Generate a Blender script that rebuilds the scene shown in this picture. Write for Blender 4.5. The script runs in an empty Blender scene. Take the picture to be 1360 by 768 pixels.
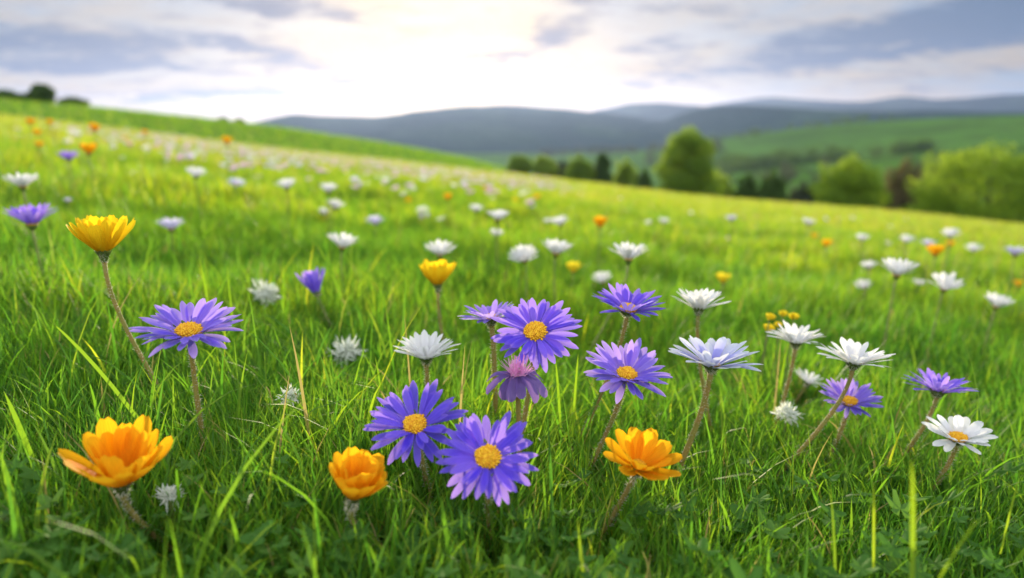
import bpy, math, random
import numpy as np
from mathutils import Vector, Matrix
random.seed(7); rng = np.random.default_rng(11)
R = math.radians
scene = bpy.context.scene
COL = scene.collection

# ------------------------------------------------------------------ camera geometry
F_PX = 907.0                      # 24 mm lens, picture 1360 px wide
H = 0.30                          # lens height over the turf
PITCH = math.atan(194 / F_PX)
cp, sp = math.cos(PITCH), math.sin(PITCH)

def ray(px, py):
    u = (px - 680) / F_PX; v = (384 - py) / F_PX
    return (u, cp + v * sp, -sp + v * cp)

def at(px, py, d):
    r = ray(px, py)
    return Vector((r[0] * d, r[1] * d, H + r[2] * d))

def tan_el(px, py):
    r = ray(px, py); return r[2] / math.hypot(r[0], r[1])

def azim(px, py=200):
    r = ray(px, py); return math.atan2(r[0], r[1])

# ------------------------------------------------------------------ terrain function
RM = 22.0
COLS = [-300, 0, 200, 350, 520, 640, 700, 860, 960, 1100, 1230, 1360, 1700]
MY = [128, 154, 177, 197, 214, 228, 234, 254, 265, 275, 285, 301, 330]
BY = [95, 128, 147, 164, 190, 213, 228]
KN = [0, 10, RM, 30, 42, 60, 110, 200, 350, 500, 650, 1000, 1400, 2500, 9000]
FAR = {700: [240, 233, 227, 214, 208, 198], 860: [262, 247, 240, 205, 203, 195], 960: [252, 231, 238, 181, 192, 190],
       1100: [238, 214, 224, 163, 180, 187], 1230: [226, 200, 212, 154, 173, 186], 1360: [215, 188, 205, 150, 170, 186],
       1700: [205, 180, 196, 148, 168, 186]}
ZT = []
for i, px in enumerate(COLS):
    s = tan_el(px, MY[i]) + H / RM
    zr = s * RM
    row = [0, s * 10, zr, zr + (s - .05) * 8, zr + (s - .05) * 8 + (s - .10) * 12]
    if px <= 640:
        zb = H + tan_el(px, BY[i]) * 110
        z42 = row[-1]
        row += [z42 + .3 * (zb - z42) - .6, zb, zb - 9, zb - 22]
        row += [H + tan_el(px, y) * r for y, r in zip([235, 228, 216, 208, 198], [500, 650, 1000, 1400, 2500])]
    else:
        z42 = row[-1]
        if px == 700:
            zb = H + tan_el(px, BY[6]) * 110
            row += [z42 - 1.6, zb - .8, zb - 8]
        else:
            z60 = z42 + (s - .11) * 18
            row += [z60, z60 - 5, z60 - 12]
        row += [H + tan_el(px, y) * r for y, r in zip(FAR[px], [350, 500, 650, 1000, 1400, 2500])]
    row += [-5]
    ZT.append(row)
ZT = np.array(ZT, float)
CAZ = np.array([azim(px, 215) for px in COLS])
CAZ = np.concatenate([[-math.pi], CAZ, [math.pi]])
zmid = (ZT[:1] + ZT[-1:]) / 2
ZT = np.concatenate([zmid, ZT, zmid])
KN = np.array(KN, float)
LK = np.log1p(KN)
_az = np.linspace(-math.pi, math.pi, 721)
_lr = np.linspace(0, LK[-1], 900)
_T = np.array([np.interp(np.expm1(_lr), KN, row) for row in ZT])
_T = np.array([np.interp(_az, CAZ, _T[:, j]) for j in range(_T.shape[1])]).T
k = np.exp(-.5 * (np.arange(-9, 10) / 4.0) ** 2); k /= k.sum()
_T = np.apply_along_axis(lambda a: np.convolve(np.pad(a, 9, mode='edge'), k, 'valid'), 1, _T)
k2 = np.exp(-.5 * (np.arange(-8, 9) / 4.0) ** 2); k2 /= k2.sum()
_T = np.apply_along_axis(lambda a: np.convolve(np.pad(a, 8, mode='wrap'), k2, 'valid'), 0, _T)

def bump(x, y):
    return (.010 * np.sin(5.1 * x + 1.3 * y) * np.sin(4.3 * y - 2.0 * x + .7) + .006 * np.sin(11 * x + 3) * np.sin(13 * y + 1))

def zt(x, y):
    x = np.asarray(x, float); y = np.asarray(y, float)
    r = np.hypot(x, y); a = np.arctan2(x, y)
    fa = np.clip((a + math.pi) / (2 * math.pi) * 720, 0, 719.999); fr = np.clip(np.log1p(r) / LK[-1] * 899, 0, 898.999)
    ia = fa.astype(int); ir = fr.astype(int); da = fa - ia; dr = fr - ir
    z = (_T[ia, ir] * (1 - da) * (1 - dr) + _T[ia + 1, ir] * da * (1 - dr) + _T[ia, ir + 1] * (1 - da) * dr + _T[ia + 1, ir + 1] * da * dr)
    return z + bump(x, y) * np.clip(8 / (r + 4), 0, 1)

def gz(x, y): return float(zt(x, y))

# ------------------------------------------------------------------ node helpers
class NT:
    def __init__(self, tree): self.t = tree; tree.nodes.clear()
    def n(self, typ, **kw):
        nd = self.t.nodes.new(typ)
        ins = kw.pop('ins', {})
        for a, b in kw.items(): setattr(nd, a, b)
        for a, b in ins.items(): self.set(nd.inputs[a], b)
        return nd
    def set(self, sock, v):
        if isinstance(v, bpy.types.NodeSocket): self.t.links.new(v, sock)
        elif isinstance(v, bpy.types.Node): self.t.links.new(v.outputs[0], sock)
        else: sock.default_value = v
    def m(self, op, a, b=None, c=None, clamp=False):
        nd = self.t.nodes.new('ShaderNodeMath'); nd.operation = op; nd.use_clamp = clamp
        for i, v in enumerate((a, b, c)):
            if v is not None: self.set(nd.inputs[i], v)
        return nd.outputs[0]
    def mix(self, f, a, b, blend='MIX'):
        nd = self.t.nodes.new('ShaderNodeMix'); nd.data_type = 'RGBA'; nd.blend_type = blend
        self.set(nd.inputs[0], f); self.set(nd.inputs[6], col(a)); self.set(nd.inputs[7], col(b))
        return nd.outputs[2]
    def noise(self, vec, scale, detail=3, rough=.5, dist=0):
        nd = self.n('ShaderNodeTexNoise', ins={'Scale': scale, 'Detail': detail, 'Roughness': rough, 'Distortion': dist})
        if vec is not None: self.set(nd.inputs['Vector'], vec)
        return nd.outputs['Fac']
    def ramp(self, f, stops):
        nd = self.t.nodes.new('ShaderNodeValToRGB'); self.set(nd.inputs[0], f)
        e = nd.color_ramp.elements
        while len(e) < len(stops): e.new(.5)
        for el, (p, c) in zip(e, stops): el.position = p; el.color = col(c)
        return nd.outputs[0]
    def smooth(self, f, a, b, lo=0., hi=1.):
        nd = self.t.nodes.new('ShaderNodeMapRange'); nd.interpolation_type = 'SMOOTHSTEP'
        self.set(nd.inputs[0], f)
        for i, v in enumerate((a, b, lo, hi)): nd.inputs[i + 1].default_value = v
        return nd.outputs[0]
    def attr(self, name, out='Fac'):
        return self.n('ShaderNodeAttribute', attribute_name=name).outputs[out]
    def pos(self): return self.n('ShaderNodeNewGeometry').outputs['Position']
    def scale_vec(self, v, s):
        nd = self.n('ShaderNodeVectorMath', operation='MULTIPLY'); self.set(nd.inputs[0], v); nd.inputs[1].default_value = s
        return nd.outputs[0]
    def out(self, sh): 
        o = self.n('ShaderNodeOutputMaterial'); self.set(o.inputs['Surface'], sh); return o

def col(c):
    if isinstance(c, (tuple, list)): return tuple(c) + (1,) if len(c) == 3 else tuple(c)
    return c

def new_mat(name):
    m = bpy.data.materials.new(name); m.use_nodes = True
    return m, NT(m.node_tree)

def bsdf(nt, c, rough=.5, spec=.3, **ins):
    d = {'Base Color': col(c), 'Roughness': rough, 'Specular IOR Level': spec}; d.update(ins)
    return nt.n('ShaderNodeBsdfPrincipled', ins=d).outputs[0]

def leafmix(nt, c, tc, fac, rough=.5, spec=.3, normal=None):
    a = nt.n('ShaderNodeBsdfPrincipled', ins={'Base Color': col(c), 'Roughness': rough, 'Specular IOR Level': spec})
    b = nt.n('ShaderNodeBsdfTranslucent', ins={'Color': col(tc)})
    if normal is not None: nt.set(a.inputs['Normal'], normal)
    mx = nt.n('ShaderNodeMixShader', ins={0: fac, 1: a, 2: b})
    return mx.outputs[0]

# ------------------------------------------------------------------ materials
def mat_grass():
    m, nt = new_mat('grass_blades')
    t = nt.attr('tint')
    c = nt.ramp(t, [(0, (.026, .085, .015)), (.3, (.044, .130, .015)), (.62, (.088, .165, .014)), (.88, (.19, .23, .022)), (.95, (.26, .24, .04)), (1, (.36, .29, .12))])
    p = nt.noise(nt.pos(), 1.3, 3)
    c = nt.mix(nt.smooth(p, .35, .7), c, nt.mix(1, c, (1.35, 1.12, .75), 'MULTIPLY'))
    tc = nt.mix(1, c, (3.3, 3.3, 1.7), 'MULTIPLY')
    tc = nt.mix(nt.smooth(t, .84, .92), tc, (.42, .36, .12))
    nt.out(leafmix(nt, c, tc, .52, .55, .22)); return m
def mat_soil():
    m, nt = new_mat('turf_soil')
    p = nt.pos()
    a = nt.noise(p, 30, 5); b = nt.noise(p, .8, 4)
    c = nt.ramp(a, [(.25, (.020, .040, .008)), (.55, (.040, .085, .010)), (.8, (.085, .13, .02))])
    c = nt.mix(nt.smooth(b, .35, .65), c, (.10, .16, .022))
    bp = nt.n('ShaderNodeBump', ins={'Strength': .8, 'Distance': .02, 'Height': a})
    nt.out(bsdf(nt, c, 1., 0., Normal=bp.outputs[0])); return m
def mat_fields():
    m, nt = new_mat('valley_fields')
    p = nt.pos()
    big = nt.noise(nt.scale_vec(p, (.004, .004, .004)), 1, 4, .55, .4)
    fine = nt.noise(nt.scale_vec(p, (.03, .03, .03)), 1, 5, .6)
    grit = nt.noise(p, .9, 4, .6)
    c = nt.ramp(big, [(.30, (.030, .075, .018)), (.45, (.055, .135, .022)), (.55, (.075, .17, .028)), (.68, (.045, .105, .02))])
    c = nt.mix(nt.smooth(fine, .45, .72), c, (.045, .09, .02))
    c = nt.mix(nt.smooth(grit, .35, .75, 0, .5), c, (.10, .15, .03))
    bp = nt.n('ShaderNodeBump', ins={'Strength': .6, 'Distance': .4, 'Height': grit})
    nt.out(bsdf(nt, c, 1., 0., Normal=bp.outputs[0])); return m
def mat_mountain():
    m, nt = new_mat('wooded_mountain')
    p = nt.pos()
    a = nt.noise(nt.scale_vec(p, (.0025, .0025, .006)), 1, 6, .6)
    b = nt.noise(nt.scale_vec(p, (.02, .02, .02)), 1, 5, .65)
    c = nt.ramp(a, [(.3, (.012, .034, .034)), (.5, (.018, .046, .042)), (.62, (.032, .066, .048)), (.75, (.018, .042, .038))])
    c = nt.mix(nt.smooth(b, .4, .7, 0, .7), c, (.014, .036, .034))
    bp = nt.n('ShaderNodeBump', ins={'Strength': .9, 'Distance': 14., 'Height': b})
    nt.out(bsdf(nt, c, 1., 0., Normal=bp.outputs[0])); return m

def mat_petal(name, stops, trans, fac=.42, vein=.12, rough=.45, edge=None):
    m, nt = new_mat(name)
    uv = nt.n('ShaderNodeUVMap', uv_map='uv').outputs[0]
    sx = nt.n('ShaderNodeSeparateXYZ', ins={0: uv})
    c = nt.ramp(sx.outputs[1], stops)
    st = nt.noise(nt.scale_vec(uv, (16, 1.6, 1)), 1.0, 3, .6)
    c = nt.mix(nt.smooth(st, .3, .75, 0, 1), c, nt.mix(1, c, (1 - vein * 2.2, 1 - vein * 2.2, 1 - vein), 'MULTIPLY'))
    if edge is not None:
        e = nt.m('ABSOLUTE', nt.m('SUBTRACT', sx.outputs[0], .5))
        c = nt.mix(nt.smooth(e, .3, .5, 0, .7), c, edge)
    ti = nt.attr('tint')
    c = nt.mix(nt.m('MULTIPLY', nt.m('POWER', ti, 1.6), .8), c, nt.mix(.75, c, stops[-1][1]))
    wv = nt.n('ShaderNodeTexWave', wave_type='BANDS', bands_direction='X', ins={'Scale': 2.4, 'Distortion': 1.2, 'Detail': 1., 'Vector': uv})
    bp = nt.n('ShaderNodeBump', ins={'Strength': .5, 'Distance': .0008, 'Height': wv.outputs['Fac']})
    tc = nt.mix(.35, trans, nt.mix(1, c, trans, 'SCREEN'))
    nt.out(leafmix(nt, c, tc, fac, .62, .10, bp.outputs[0])); return m
def mat_plain(name, c1, c2, scale, tc=None, fac=.0, rough=.6, spec=.2):
    m, nt = new_mat(name)
    a = nt.noise(nt.pos(), scale, 4)
    c = nt.mix(nt.smooth(a, .35, .65), c1, c2)
    if tc: nt.out(leafmix(nt, c, tc, fac, rough, spec))
    else: nt.out(bsdf(nt, c, rough, spec))
    return m
def mat_leaf(name, lo, mid, hi, k=3.0, fac=.46, scale=.35):
    m, nt = new_mat(name)
    t = nt.attr('tint'); 
    n_ = nt.noise(nt.pos(), scale, 3)
    t2 = nt.m('ADD', nt.m('MULTIPLY', t, .55), nt.m('MULTIPLY', n_, .5), clamp=True)
    c = nt.ramp(t2, [(.15, lo), (.5, mid), (.85, hi)])
    tc = nt.mix(1, c, (k, k * .95, k * .5), 'MULTIPLY')
    nt.out(leafmix(nt, c, tc, fac, .7, .08)); return m

M = {}
M['grass'] = mat_grass(); M['soil'] = mat_soil(); M['fields'] = mat_fields(); M['mountain'] = mat_mountain()
M['purple'] = mat_petal('violet_petal', [(0, (.22, .16, .74)), (.25, (.105, .066, .70)), (.7, (.090, .056, .68)), (1, (.24, .15, .78))], (.62, .40, 1.0), .44, vein=.22, edge=(.22, .14, .78))
M['violet'] = mat_petal('light_violet_petal', [(0, (.30, .22, .76)), (.3, (.150, .100, .70)), (.7, (.140, .092, .70)), (1, (.36, .26, .80))], (.74, .52, 1.0), .44, vein=.22, edge=(.34, .22, .80))
M['lilac'] = mat_petal('pale_lilac_petal', [(0, (.55, .52, .80)), (.4, (.48, .46, .80)), (1, (.66, .64, .80))], (.82, .78, .90), .40, .06)
M['pinkish'] = mat_petal('pinkish_lilac_petal', [(0, (.60, .32, .52)), (.4, (.64, .38, .58)), (1, (.72, .48, .66))], (.88, .70, .86), .40, .06)
M['white'] = mat_petal('white_petal', [(0, (.66, .66, .70)), (.4, (.76, .76, .77)), (1, (.82, .82, .78))], (.90, .90, .84), .38, .05)
M['ice'] = mat_petal('bluish_white_petal', [(0, (.20, .18, .72)), (.5, (.33, .33, .79)), (1, (.72, .76, .75))], (.84, .86, .86), .38, .06)
M['orange'] = mat_petal('orange_petal', [(0, (.86, .36, .008)), (.4, (.86, .33, .005)), (1, (.90, .42, .010))], (1.0, .50, .012), .5, .17, .4)
M['amber'] = mat_petal('amber_petal', [(0, (.86, .40, .006)), (.4, (.90, .50, .008)), (1, (.94, .62, .016))], (1.0, .66, .014), .44, .17, .4)
M['yellow'] = mat_petal('yellow_petal', [(0, (.80, .54, .01)), (.4, (.84, .60, .015)), (1, (.86, .68, .03))], (.98, .80, .04), .40, .17, .4)
M['wilt'] = mat_petal('wilted_petal', [(0, (.12, .06, .24)), (.5, (.15, .09, .30)), (1, (.24, .16, .40))], (.32, .18, .46), .3, .2)
M['pinkfil'] = mat_plain('pink_filament', (.60, .20, .42), (.70, .36, .62), 400, (.90, .45, .75), .4)
M['disc'] = mat_plain('orange_florets', (.62, .28, .012), (.74, .44, .02), 420, None, 0, .7)
M['stem'] = mat_plain('downy_stem', (.22, .225, .055), (.29, .21, .065), 90, (.60, .52, .14), .25, .6)
M['greenstem'] = mat_plain('green_stem', (.15, .22, .045), (.22, .25, .07), 90, (.40, .48, .10), .15, .6)
M['calyx'] = mat_plain('green_sepal', (.085, .14, .03), (.13, .17, .05), 160, (.32, .42, .08), .25, .6)
M['hair'] = mat_plain('stem_down', (.62, .58, .50), (.70, .66, .58), 100, (.98, .92, .80), .68, .6)
M['herb'] = mat_leaf('herb_leaf', (.035, .10, .016), (.060, .155, .024), (.10, .20, .035), 2.2, .35, 6)
M['greyherb'] = mat_leaf('grey_herb_leaf', (.07, .12, .075), (.11, .17, .11), (.16, .22, .13), 1.8, .3, 6)
M['cotton'] = mat_plain('white_fluff', (.62, .66, .58), (.74, .75, .70), 200, (.85, .88, .76), .45)
M['bark'] = mat_plain('bark', (.07, .055, .04), (.12, .10, .075), 9, None, 0, .9)
M['lime'] = mat_leaf('lime_leaf', (.066, .122, .015), (.116, .180, .020), (.18, .235, .030), 3.2, .48)
M['olive'] = mat_leaf('olive_leaf', (.080, .130, .022), (.14, .20, .028), (.21, .26, .04), 3.4, .5)
M['dark'] = mat_leaf('dark_leaf', (.036, .074, .018), (.060, .112, .026), (.095, .15, .036), 2.0, .32)
M['rust'] = mat_leaf('russet_leaf', (.065, .062, .030), (.105, .090, .045), (.15, .125, .06), 2.0, .35)
M['slate'] = mat_leaf('slate_leaf', (.030, .042, .026), (.045, .062, .035), (.07, .09, .05), 2.0, .32)

# ------------------------------------------------------------------ mesh helpers
def mk(name, V, Fc, mats, parent=None, loc=None, mi=None, uv=None, tint=None, smooth=True):
    me = bpy.data.meshes.new(name)
    me.from_pydata([tuple(v) for v in V], [], Fc)
    for m in (mats if isinstance(mats, (list, tuple)) else [mats]): me.materials.append(m)
    if mi is not None: me.polygons.foreach_set('material_index', mi)
    if smooth: me.polygons.foreach_set('use_smooth', [True] * len(Fc))
    if uv is not None:
        l = me.uv_layers.new(name='uv'); vi = np.empty(len(me.loops), np.int32); me.loops.foreach_get('vertex_index', vi)
        l.data.foreach_set('uv', np.asarray(uv, np.float32)[vi].ravel())
    if tint is not None:
        a = me.attributes.new('tint', 'FLOAT', 'POINT')
        a.data.foreach_set('value', np.asarray(tint, np.float32) if np.ndim(tint) else np.full(len(V), tint, np.float32))
    me.update()
    o = bpy.data.objects.new(name, me); COL.objects.link(o)
    if parent is not None: o.parent = parent
    if loc is not None: o.location = loc
    return o

def mk_np(name, V, Fq, mats, mi=None, tint=None, uv=None, smooth=True, parent=None, loc=None):
    """big mesh from numpy arrays: V (n,3), Fq (m,4) quads"""
    me = bpy.data.meshes.new(name)
    n, m_ = len(V), len(Fq); w = Fq.shape[1]
    me.vertices.add(n); me.vertices.foreach_set('co', V.astype(np.float32).ravel())
    me.loops.add(m_ * w); me.loops.foreach_set('vertex_index', Fq.astype(np.int32).ravel())
    me.polygons.add(m_); me.polygons.foreach_set('loop_start', np.arange(0, m_ * w, w, dtype=np.int32))
    if smooth: me.polygons.foreach_set('use_smooth', np.ones(m_, bool))
    for m in (mats if isinstance(mats, (list, tuple)) else [mats]): me.materials.append(m)
    if mi is not None: me.polygons.foreach_set('material_index', mi.astype(np.int32))
    if tint is not None:
        a = me.attributes.new('tint', 'FLOAT', 'POINT'); a.data.foreach_set('value', tint.astype(np.float32))
    me.update(calc_edges=True)
    o = bpy.data.objects.new(name, me); COL.objects.link(o)
    if parent is not None: o.parent = parent
    if loc is not None: o.location = loc
    return o

def tag(o, label=None, cat=None, group=None, kind=None):
    if label: o['label'] = label
    if cat: o['category'] = cat
    if group: o['group'] = group
    if kind: o['kind'] = kind
    return o
def empty(name, loc):
    e = bpy.data.objects.new(name, None); e.empty_display_size = .02; e.location = loc; COL.objects.link(e); return e

class Geo:
    def __init__(self): self.V = []; self.F = []; self.mi = []; self.uv = []; self.ti = []
    def add(self, V, Fc, mi=0, uv=None, ti=0.):
        b = len(self.V)
        self.V += [tuple(v) for v in V]; self.F += [tuple(b + i for i in f) for f in Fc]; self.mi += [mi] * len(Fc)
        self.uv += list(uv) if uv is not None else [(.5, .5)] * len(V); self.ti += [ti] * len(V)
    def obj(self, name, mats, parent=None, loc=None):
        return mk(name, self.V, self.F, mats, parent, loc, self.mi, self.uv, self.ti)

def frame(n):
    n = n.normalized()
    a = Vector((1, 0, 0)) if abs(n.x) < .8 else Vector((0, 1, 0))
    x = (a - n * a.dot(n)).normalized(); y = n.cross(x)
    return x, y, n

def tube(g, pts, rad, seg=8, mi=0):
    V = []; Fc = []
    for i, p in enumerate(pts):
        t = (pts[min(i + 1, len(pts) - 1)] - pts[max(i - 1, 0)])
        x, y, _ = frame(t)
        for k in range(seg):
            a = 2 * math.pi * k / seg
            V.append(p + (x * math.cos(a) + y * math.sin(a)) * rad[i])
    for i in range(len(pts) - 1):
        for k in range(seg):
            Fc.append((i * seg + k, i * seg + (k + 1) % seg, (i + 1) * seg + (k + 1) % seg, (i + 1) * seg + k))
    V.append(pts[-1]); e = len(V) - 1; b = (len(pts) - 1) * seg
    for k in range(seg): Fc.append((b + k, b + (k + 1) % seg, e))
    g.add(V, Fc, mi)

TP = np.array([0, .12, .35, .6, .8, .93, 1.0])
PROFILE = {'ray': ([0, .12, .35, .6, .8, .93, 1], [.40, .52, .80, 1.0, .88, .56, .14]),
           'wide': ([0, .12, .35, .6, .8, .93, 1], [.36, .58, .88, 1.0, 1.0, .80, .36]),
           'slim': ([0, .12, .35, .6, .8, .93, 1], [.5, .6, .8, 1.0, .95, .65, .15])}

def petal(c, axis, phi, r0, L, W, e0, curl, prof='ray', cup=.18, twist=0., nu=9, nv=5, wav=0., notch=0.):
    """a petal that leaves the disc edge: returns verts, faces, uv in the space of c/axis"""
    x, y, n = frame(axis)
    rad = x * math.cos(phi) + y * math.sin(phi); tan = n.cross(rad)
    V = []; uv = []
    p = c + rad * r0; e = e0
    ts = [i / (nu - 1) for i in range(nu)]; ts = [t ** .9 for t in ts]
    pt = 0
    for i, t in enumerate(ts):
        dt = t - pt; pt = t
        e = e0 + curl * t
        d = rad * math.cos(e) + n * math.sin(e)
        p = p + d * (L * dt)
        up = n * math.cos(e) - rad * math.sin(e)
        w = W * .5 * float(np.interp(t, PROFILE[prof][0], PROFILE[prof][1]))
        tw = twist * t
        sd = tan * math.cos(tw) + up * math.sin(tw)
        for j in range(nv):
            s = -1 + 2 * j / (nv - 1)
            q = p + sd * (w * s) + up * (cup * w * (s * s - .35) * (1 - .3 * t)) + up * (wav * W * math.sin(3.1 * t * math.pi + phi * 7) * .5)
            if notch and i == nu - 1: q = q - d * (notch * L * (1 - abs(s))) - d * 0
            V.append(q); uv.append((.5 + .5 * s, t))
    Fc = [(i * nv + j, i * nv + j + 1, (i + 1) * nv + j + 1, (i + 1) * nv + j) for i in range(nu - 1) for j in range(nv - 1)]
    return V, Fc, uv

def disc_geo(g, c, axis, r, hgt, n=110, mi=0, fl=.11):
    x, y, n_ = frame(axis)
    V = []; Fc = []; seg = 18; rings = 6
    for i in range(rings + 1):
        a = (i / rings) * math.pi / 2
        rr = r * math.sin(a); zz = hgt * math.cos(a)
        for k in range(seg):
            ph = 2 * math.pi * k / seg
            V.append(c + (x * math.cos(ph) + y * math.sin(ph)) * max(rr, 1e-5) + n_ * zz)
    for i in range(rings):
        for k in range(seg): Fc.append((i * seg + k, (i + 1) * seg + k, (i + 1) * seg + (k + 1) % seg, i * seg + (k + 1) % seg))
    g.add(V, Fc, mi)
    for i in range(n):
        q = (i + .5) / n; ph = i * 2.399963
        a = math.asin(math.sqrt(q)) 
        nn = (x * math.cos(ph) + y * math.sin(ph)) * math.sin(a) + n_ * math.cos(a)
        p = c + (x * math.cos(ph) + y * math.sin(ph)) * (r * math.sin(a)) + n_ * (hgt * math.cos(a))
        s = r * fl * random.uniform(.8, 1.25); hh = s * random.uniform(1.1, 2.2) * (1.25 if q > .6 else 1)
        fx, fy, fz = frame(nn + Vector((random.uniform(-.2, .2), random.uniform(-.2, .2), random.uniform(-.2, .2))))
        V = [p + (fx * math.cos(b) + fy * math.sin(b)) * s * .8 for b in (0, 1.257, 2.513, 3.77, 5.027)]
        V += [p + fz * hh * .7 + (fx * math.cos(b) + fy * math.sin(b)) * s for b in (0, 1.257, 2.513, 3.77, 5.027)]
        V.append(p + fz * hh)
        Fc = [(k, (k + 1) % 5, 5 + (k + 1) % 5, 5 + k) for k in range(5)] + [(5 + k, 5 + (k + 1) % 5, 10) for k in range(5)]
        g.add(V, Fc, mi)

def hair_on(g, pts, rad, n, L, mi=1, th=.00028):
    for _ in range(n):
        t = random.random() ** .8 * (len(pts) - 1.001); i = int(t); f = t - i
        p = pts[i].lerp(pts[i + 1], f); r = rad[i] * (1 - f) + rad[i + 1] * f
        x, y, d = frame(pts[i + 1] - pts[i])
        a = random.uniform(0, 2 * math.pi); o = x * math.cos(a) + y * math.sin(a)
        l = L * random.uniform(.5, 1.2)
        tip = p + o * (r + l) + d * random.uniform(-.3, .7) * l
        s = o.cross(d).normalized() * th; b = p + o * r * .9
        mid = b.lerp(tip, .5) + d * random.uniform(-.1, .25) * l
        g.add([b - s, b + s, mid + s * .8, mid - s * .8, tip], [(0, 1, 2, 3), (3, 2, 4)], mi)

def bez(a, b, c, d, n):
    out = []
    for i in range(n):
        t = i / (n - 1)
        out.append(a * (1 - t) ** 3 + b * 3 * t * (1 - t) ** 2 + c * 3 * t * t * (1 - t) + d * t ** 3)
    return out

HEADS = []          # what the grass keeps clear of: (px, py, half w, half h, depth)
STEMS = []

def axis_for(c, tilt, side):
    to = Vector((-c.x, -c.y, 0)).normalized(); rt = Vector((1, 0, 0))
    return (Vector((0, 0, 1)) * math.cos(R(tilt)) + to * math.sin(R(tilt)) + rt * math.tan(R(side))).normalized()

def stem_base(px, py, d, c, fade):
    if fade is None: fade = (px + random.uniform(-6, 6), py + 60)
    k = d / F_PX
    dx = (fade[0] - px) * k; dz = (fade[1] - py) * k / cp
    gx, gy = c.x, c.y
    for _ in range(4):
        h = c.z - gz(gx, gy)
        f = h / max(dz, 1e-3)
        gx = c.x + max(-.08, min(.08, dx * f)); gy = c.y + .01
    return Vector((gx, gy, gz(gx, gy) - .004))

def flower(name, px, py, w, D, tilt, side, fade, label, mat, n1=20, e1=18, n2=12, e2=30, rr=.15, wf=.26, curl=-.25, prof='ray', cup=.18,
           cat='flower', group=None, detail=2, stemr=.0019, stem_m='stem', hairs=420, rim=None, skip=None, dome=.55, disc=True, bell=.006, jit=None, sep_hair=True, dmat='disc'):
    jit = 5 if prof == 'wide' else 9
    d = D * F_PX / w
    c = at(px, py, d)
    ax = axis_for(c, tilt, side)
    b = stem_base(px, py, d, c, fade)
    hgt = c.z - b.z
    root = empty(name, b); tag(root, label, cat, group)
    lc = c - b
    r0 = D * .5 * rr
    neck = lc - ax * bell
    up = Vector((0, 0, 1))
    pts = bez(Vector((0, 0, 0)), neck * .35 + Vector((random.uniform(-.006, .006), 0, 0)), neck - ax * (hgt * .28), neck, 14)
    rad = [stemr * (1.15 - .25 * i / 13) for i in range(14)]
    rad[-1] *= 1.25
    g = Geo(); tube(g, pts, rad, 9)
    if hairs: hair_on(g, pts, rad, hairs, .0027)
    g.obj('stem', [M[stem_m], M['hair']], root)
    # sepals under the head
    x, y, n = frame(ax)
    g = Geo(); V = []; Fc = []; seg = 14
    cupr = [stemr * 1.2, r0 * .75, r0 * 1.05, r0 * 1.08]; cupz = [-bell, -bell * .65, -bell * .2, .0004]
    for rr_, zz in zip(cupr, cupz):
        for k in range(seg):
            a = 2 * math.pi * k / seg
            V.append(lc + (x * math.cos(a) + y * math.sin(a)) * rr_ + n * zz)
    for i in range(3):
        for k in range(seg): Fc.append((i * seg + k, i * seg + (k + 1) % seg, (i + 1) * seg + (k + 1) % seg, (i + 1) * seg + k))
    g.add(V, Fc, 0)
    for k in range(12):
        Vp, Fp, uvp = petal(lc - n * bell * .5, ax, 2 * math.pi * k / 12 + .2, r0 * .8, D * .13, D * .045, R(e1 + 22), R(-6), 'slim', .3, nu=5, nv=3)
        g.add(Vp, Fp, 0, uvp)
    if sep_hair and hairs:
        for _ in range(150):
            a = random.uniform(0, 6.283); o = x * math.cos(a) + y * math.sin(a); q = random.random()
            p = lc + o * (stemr + (r0 - stemr) * q ** .6) - n * bell * (1 - q); tip = p + (o * .8 - n * random.uniform(.1, .7)) * random.uniform(.0015, .0036)
            s = o.cross(n) * .00028
            g.add([p - s, p + s, tip], [(0, 1, 2)], 1)
    g.obj('calyx', [M['calyx'], M['hair']], root)
    if disc:
        g = Geo(); disc_geo(g, lc + n * .0006, ax, r0 * 1.04, r0 * dome, 130 if detail > 1 else 50)
        g.obj('disc', [M[dmat]], root)
    # petals
    def ring(N, el, Lk, off, mt, lay):
        for k in range(N):
            phi = 2 * math.pi * (k + off) / N + random.uniform(-.09, .09)
            if skip and any(abs(((phi - s0 + math.pi) % (2 * math.pi)) - math.pi) < s1 for s0, s1 in skip): continue
            if prof != 'wide' and random.random() < .05: continue
            e = R(el + random.uniform(-jit, jit) - (random.uniform(15, 38) if prof == 'ray' and random.random() < .04 else 0))
            Lm = (D * .5 - r0) * Lk * random.uniform(.88, 1.05) / max(.6, math.cos(R(e1) + max(curl, 0) * .5))
            Vp, Fp, uvp = petal(lc + n * (.0008 * lay), ax, phi, r0 * (.92 - .1 * lay), Lm, wf * (D * .5) * random.uniform(.85, 1.15), e,
                                curl + (random.uniform(-.12, .12) if prof == 'wide' else random.choice((random.uniform(-.14, .14), random.uniform(-.4, .3)))), prof, cup * random.uniform(.6, 1.5), random.uniform(-.3, .3),
                                wav=random.uniform(-.06, .06), notch=random.choice((0, .02, .035)))
            gg = Geo(); gg.add(Vp, Fp, 0, uvp, random.random()); gg.obj('petal', [M[mt]], root)
    ring(n1, e1, 1.0, 0, mat, 0)
    if n2: ring(n2, e2, .86, .5, mat if not isinstance(rim, str) else rim, 1)
    HEADS.append((px, py - (.1 * w if prof == 'wide' else 0), w * .5, max(w * (.28 if prof == 'wide' else .38), 9), d))
    if fade: STEMS.append((px, py, fade[0], fade[1], d))
    return root

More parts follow.
